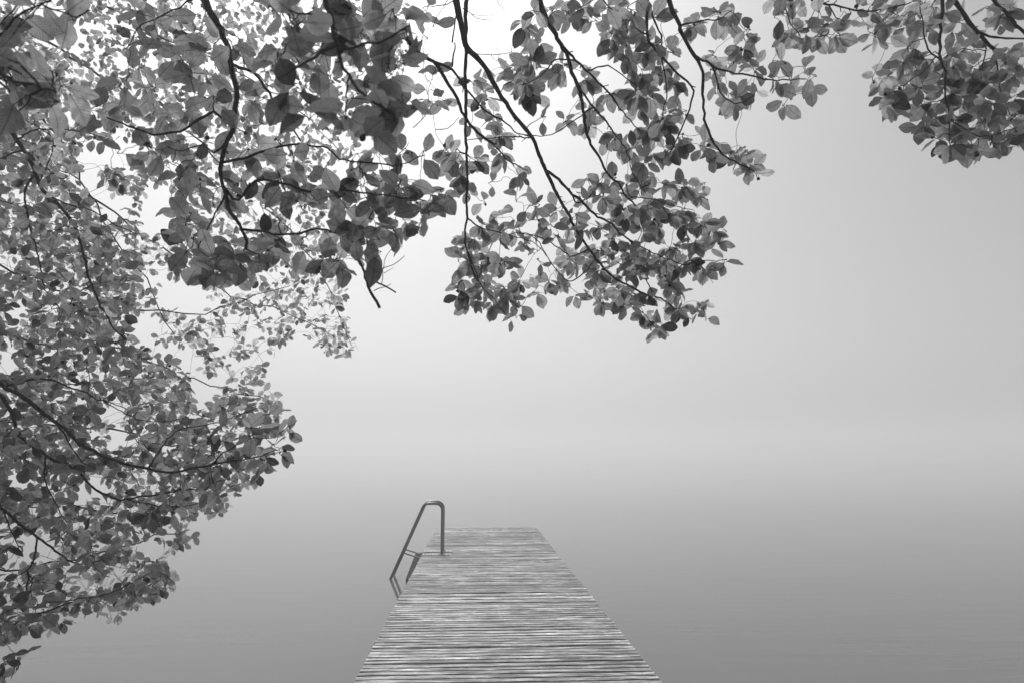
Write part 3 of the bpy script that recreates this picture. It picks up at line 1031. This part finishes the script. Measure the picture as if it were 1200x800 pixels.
def planks():
    V, F, T, rows = [], [], [], []
    y = Y0
    i = 0
    while y < YE - .03:
        w = rng.uniform(.052, .066)
        gap = rng.uniform(.02, .029)
        w = min(w, YE - y)
        x0, x1 = XL + rng.normal(0, .0035), XR + rng.normal(0, .0035)
        zt = DECK + rng.normal(0, .0018)
        tilt = rng.normal(0, .02)
        skew = rng.normal(0, .003)
        prof = [(0, -.03), (0, -.006), (.0012, -.0012), (.004, 0), (w * .5, .0012), (w - .006, 0), (w - .0018, -.0018), (w, -.006), (w, -.03)]
        nx = 14
        b = len(V)
        n = len(prof)
        bow = rng.normal(0, .002)
        for s in range(nx):
            t = s / (nx - 1)
            x = x0 + (x1 - x0) * t
            jz = bow * math.sin(t * math.pi) + rng.normal(0, .0005)
            je = rng.normal(0, .0011)
            for (py, pz) in prof:
                V.append((x, y + py + skew * (t - .5) + (je if py > w * .6 else 0), zt + pz + jz + tilt * (py - w / 2)))
        for s in range(nx - 1):
            for q in range(n):
                q2 = (q + 1) % n
                F.append((b + s * n + q, b + (s + 1) * n + q, b + (s + 1) * n + q2, b + s * n + q2))
        F.append(tuple(b + q for q in range(n)))
        F.append(tuple(b + (nx - 1) * n + q for q in reversed(range(n))))
        rows.append((y + w / 2, zt))
        T += [min(1, max(0, rng.normal(.5, .24)))] * ((nx - 1) * n + 2)
        y += w + gap
        i += 1
    nwood = len(F)
    for (ny, nz) in rows:
        for nx_ in (XL + .09, (XL + XR) / 2 + .03, XR - .09):
            for dy in (-.016, .016):
                cx, cyy = nx_ + rng.normal(0, .004), ny + dy + rng.normal(0, .002)
                b = len(V)
                for q in range(7):
                    V.append((cx + .0038 * math.cos(q * .8976), cyy + .0038 * math.sin(q * .8976), nz + .0034))
                F.append(tuple(range(b, b + 7)))
                T.append(.5)
    me = mesh_from('deck', V, F)
    me.materials.append(M_DECK)
    me.materials.append(M_STEEL)
    me.polygons.foreach_set('material_index', [0] * nwood + [1] * (len(F) - nwood))
    a = me.attributes.new('plank_tone', 'FLOAT', 'FACE')
    a.data.foreach_set('value', T)
    return me


deck = link('deck', planks(), None, dock, smooth=False)
for x in (XL + .06, (XL + XR) / 2, XR - .12):
    o = link('beam', box_mesh('beam', [(x, x + .06, Y0 + .02, YE - .04, DECK - .19, DECK - .033)]), M_BEAM, dock, False)
    bevel(o, .004)
for y in (1.0, 4.2, 7.4, 10.9, YE - .35):
    for x in (XL + .19, XR - .2):
        t = Tube()
        t.add([(x, y, -1.2), (x, y, .1), (x, y, DECK - .035)], [.07, .066, .064], 12)
        link('post', mesh_from('post', t.v, t.f), M_BEAM, dock)
    o = link('cross_beam', box_mesh('cross_beam', [(XL + .13, XR - .14, y - .06, y + .0, DECK - .33, DECK - .193)]), M_BEAM, dock, False)
    bevel(o, .004)
# dark board fixed along the left side below the deck
zb = DECK - .10
a0 = on_level(487, 647, zb)
a1 = on_level(475.5, 677, zb)
me = mesh_from('fender_board', [(XL - .002, a1.y - .10, zb), (a1.x, a1.y, zb), (a0.x, a0.y, zb), (XL - .002, a0.y + .05, zb),
                                (XL - .002, a1.y - .10, zb - .08), (a1.x, a1.y, zb - .08), (a0.x, a0.y, zb - .08), (XL - .002, a0.y + .05, zb - .08)],
               [(0, 3, 2, 1), (4, 5, 6, 7), (0, 1, 5, 4), (1, 2, 6, 5), (2, 3, 7, 6), (3, 0, 4, 7)])
o = link('fender_board', me, M_RUBBER, dock, False)
bevel(o, .008)
o['label'] = 'dark board along the left side of the jetty by the ladder'

# ------------------------------------------------------------------ bathing ladder
pb = on_level(519, 646, DECK)
DL = pb.y
ladder = empty('bathing_ladder', (pb.x, DL, DECK), 'grey tubular metal bathing ladder arching over the left edge of the jetty end', 'ladder')


def rail(d):
    k = at(519, 560, DL)
    xp = pb.x
    top = at(518, 587.5, DL).z
    xt = at(499.5, 587.5, DL).x
    w = on_level(461, 673, 0.0)
    wx = at(461, 673, DL).x
    s = (xt - wx) / (top - 0.0)
    P = [(xp, DECK + .004), (xp, DECK + .3), (xp, top - .13)]
    for a in range(1, 7):                       # rounded corner
        q = a / 6 * math.pi / 2
        P.append((xp - .10 * (1 - math.cos(q)), top - .10 + .10 * math.sin(q)))
    P.append((xt + .10, top))
    ang = math.atan2(top, xt - wx)
    for a in range(1, 6):
        q = a / 5 * ang
        rr = .085
        P.append((xt + .055 - rr * math.sin(q), top - rr * (1 - math.cos(q))))
    P += [((xt + wx) / 2 + .0, top / 2), (wx, 0.0), (wx - .12 * s / .5, -.25), (wx - .2 * s / .5, -.42)]
    P += [(wx - .22, -.6), (wx - .22, -1.0)]
    pts = [(x, d, z) for x, z in P]
    t = Tube()
    t.add(pts, [.0205] * len(pts), 12)
    return link('rail', mesh_from('rail', t.v, t.f), M_STEEL, ladder), s, wx, top


SEP = .36
for d in (DL, DL - SEP):
    r_, sl, wx, top = rail(d)
    # brace from the sloping rail to the side of the deck
    p = at(475, 643, DL)
    zr = p.z
    xr = wx + sl * zr
    t = Tube()
    t.add([(xr, d, zr), ((xr + XL) / 2, d, zr - .045), (XL + .01, d, zr - .09)], [.009] * 3, 8)
    link('brace', mesh_from('brace', t.v, t.f), M_STEEL, ladder)
    # flange where the post meets the deck plate
    t = Tube()
    t.add([(pb.x, d, DECK + .010), (pb.x, d, DECK + .022)], [.042, .038], 14)
    link('flange', mesh_from('flange', t.v, t.f), M_STEEL, ladder)
for z in (-.22, -.5):
    x = wx + sl * z
    o = link('tread', box_mesh('tread', [(x - .05, x + .05, DL - SEP, DL, z - .012, z + .012)]), M_STEEL, ladder, False)
# pale slotted mounting plate
bx = []
px0, px1 = XL + .01, pb.x + .13
y0, y1 = DL - .06, DL + .05
bx.append((px0, px1, y0, y0 + .03, DECK + .006, DECK + .014))
bx.append((px0, px1, y1 - .03, y1, DECK + .006, DECK + .014))
nsl = 9
for i in range(nsl):
    xx = px0 + (px1 - px0 - .025) * i / (nsl - 1)
    bx.append((xx, xx + .025, y0 + .03, y1 - .03, DECK + .006, DECK + .014))
for dy in (0, -SEP):
    b2 = [(a, b, c + dy, d + dy, e, f) for a, b, c, d, e, f in bx]
    o = link('mounting_plate', box_mesh('mounting_plate', b2), M_PLATE, ladder, False)

# ------------------------------------------------------------------ water and shore
SIZE = 600.0
me = mesh_from('lake_water', [(-SIZE, -40, 0), (SIZE, -40, 0), (SIZE, SIZE, 0), (-SIZE, SIZE, 0)], [(0, 1, 2, 3)])
o = link('lake_water', me, M_WATER, None, False)
o['kind'] = 'structure'
o['label'] = 'still grey lake fading into the fog'


def shoreline(x):
    return float(np.interp(x, [-60, -40, -12, -5.8, -3.6, -2.2, 60], [24, 20, 11, 6.3, 2.6, -.9, -.9]))


V, F = [], []
NX, NY = 121, 91
for j in range(NY):
    for i in range(NX):
        x = -60 + 120 * i / (NX - 1)
        y = -39 + 66 * j / (NY - 1)
        s = shoreline(x) - y
        z = max(-.8, min(.9, .42 * s if s < 1 else .36 + .06 * s)) + .05 * math.sin(x * 1.7 + y) + .04 * math.sin(y * 2.3 - x * .6)
        V.append((x, y, z))
for j in range(NY - 1):
    for i in range(NX - 1):
        a = j * NX + i
        F.append((a, a + 1, a + NX + 1, a + NX))
o = link('shore_ground', mesh_from('shore_ground', V, F), M_EARTH)
o['kind'] = 'structure'
o['label'] = 'earth bank the trees stand on'

# ------------------------------------------------------------------ fog
HAZE = 0.013
me = box_mesh('haze', [(-SIZE - 5, SIZE + 5, -45, SIZE + 5, -2.2, 10.5)])
mh, nt, out = new_mat('lake_fog')
k = NT(nt)
vp = k.n('ShaderNodeVolumePrincipled')
vp.inputs['Color'].default_value = g(0.94)
vp.inputs['Density'].default_value = HAZE
vp.inputs['Anisotropy'].default_value = 0.36
k.l(vp.outputs[0], out.inputs['Volume'])
o = link('haze', me, mh, None, False)
o['kind'] = 'stuff'
o['label'] = 'thick pale fog over the lake'

# ------------------------------------------------------------------ light
SUN_EL, SUN_AZ = R(54), R(-17)     # in front, to the left (azimuth from +Y, clockwise)
world = bpy.data.worlds.new('World')
scene.world = world
world.use_nodes = True
nt = world.node_tree
nt.nodes.clear()
k = NT(nt)
sky = k.n('ShaderNodeTexSky', sky_type='NISHITA')
sky.sun_disc = False
sky.sun_elevation = SUN_EL
sky.sun_rotation = SUN_AZ
sky.air_density = 1.0
sky.dust_density = 4.5
sky.ozone_density = 1.0
bw = k.n('ShaderNodeRGBToBW')
bg = k.n('ShaderNodeBackground')
bg.inputs['Strength'].default_value = 0.08
wo = k.n('ShaderNodeOutputWorld')
k.l(sky.outputs[0], bw.inputs[0])
k.l(bw.outputs[0], bg.inputs[0])
k.l(bg.outputs[0], wo.inputs[0])

sd = bpy.data.lights.new('sun', 'SUN')
sd.energy = 1.5
sd.angle = R(14)
sd.color = (1, 1, 1)
so = bpy.data.objects.new('sun', sd)
col.objects.link(so)
dirv = Vector((math.sin(SUN_AZ) * math.cos(SUN_EL), math.cos(SUN_AZ) * math.cos(SUN_EL), math.sin(SUN_EL)))
so.rotation_euler = dirv.to_track_quat('Z', 'Y').to_euler()
so.location = dirv * 60

# ------------------------------------------------------------------ render settings
vs = scene.view_settings
vs.view_transform = 'Standard'
vs.look = 'None'
vs.exposure = 0.62
vs.gamma = 1.0
vs.use_curve_mapping = False
cy = scene.cycles
cy.use_denoising = True
cy.max_bounces = 8
cy.diffuse_bounces = 4
cy.glossy_bounces = 3
cy.transmission_bounces = 4
cy.volume_bounces = 2
cy.use_adaptive_sampling = False
print('LEAVES', sum(len(b['fol'].L) for t in (near, far) for b in t.bough), 'XL XR YE', XL, XR, YE, 'ladder', tuple(pb))
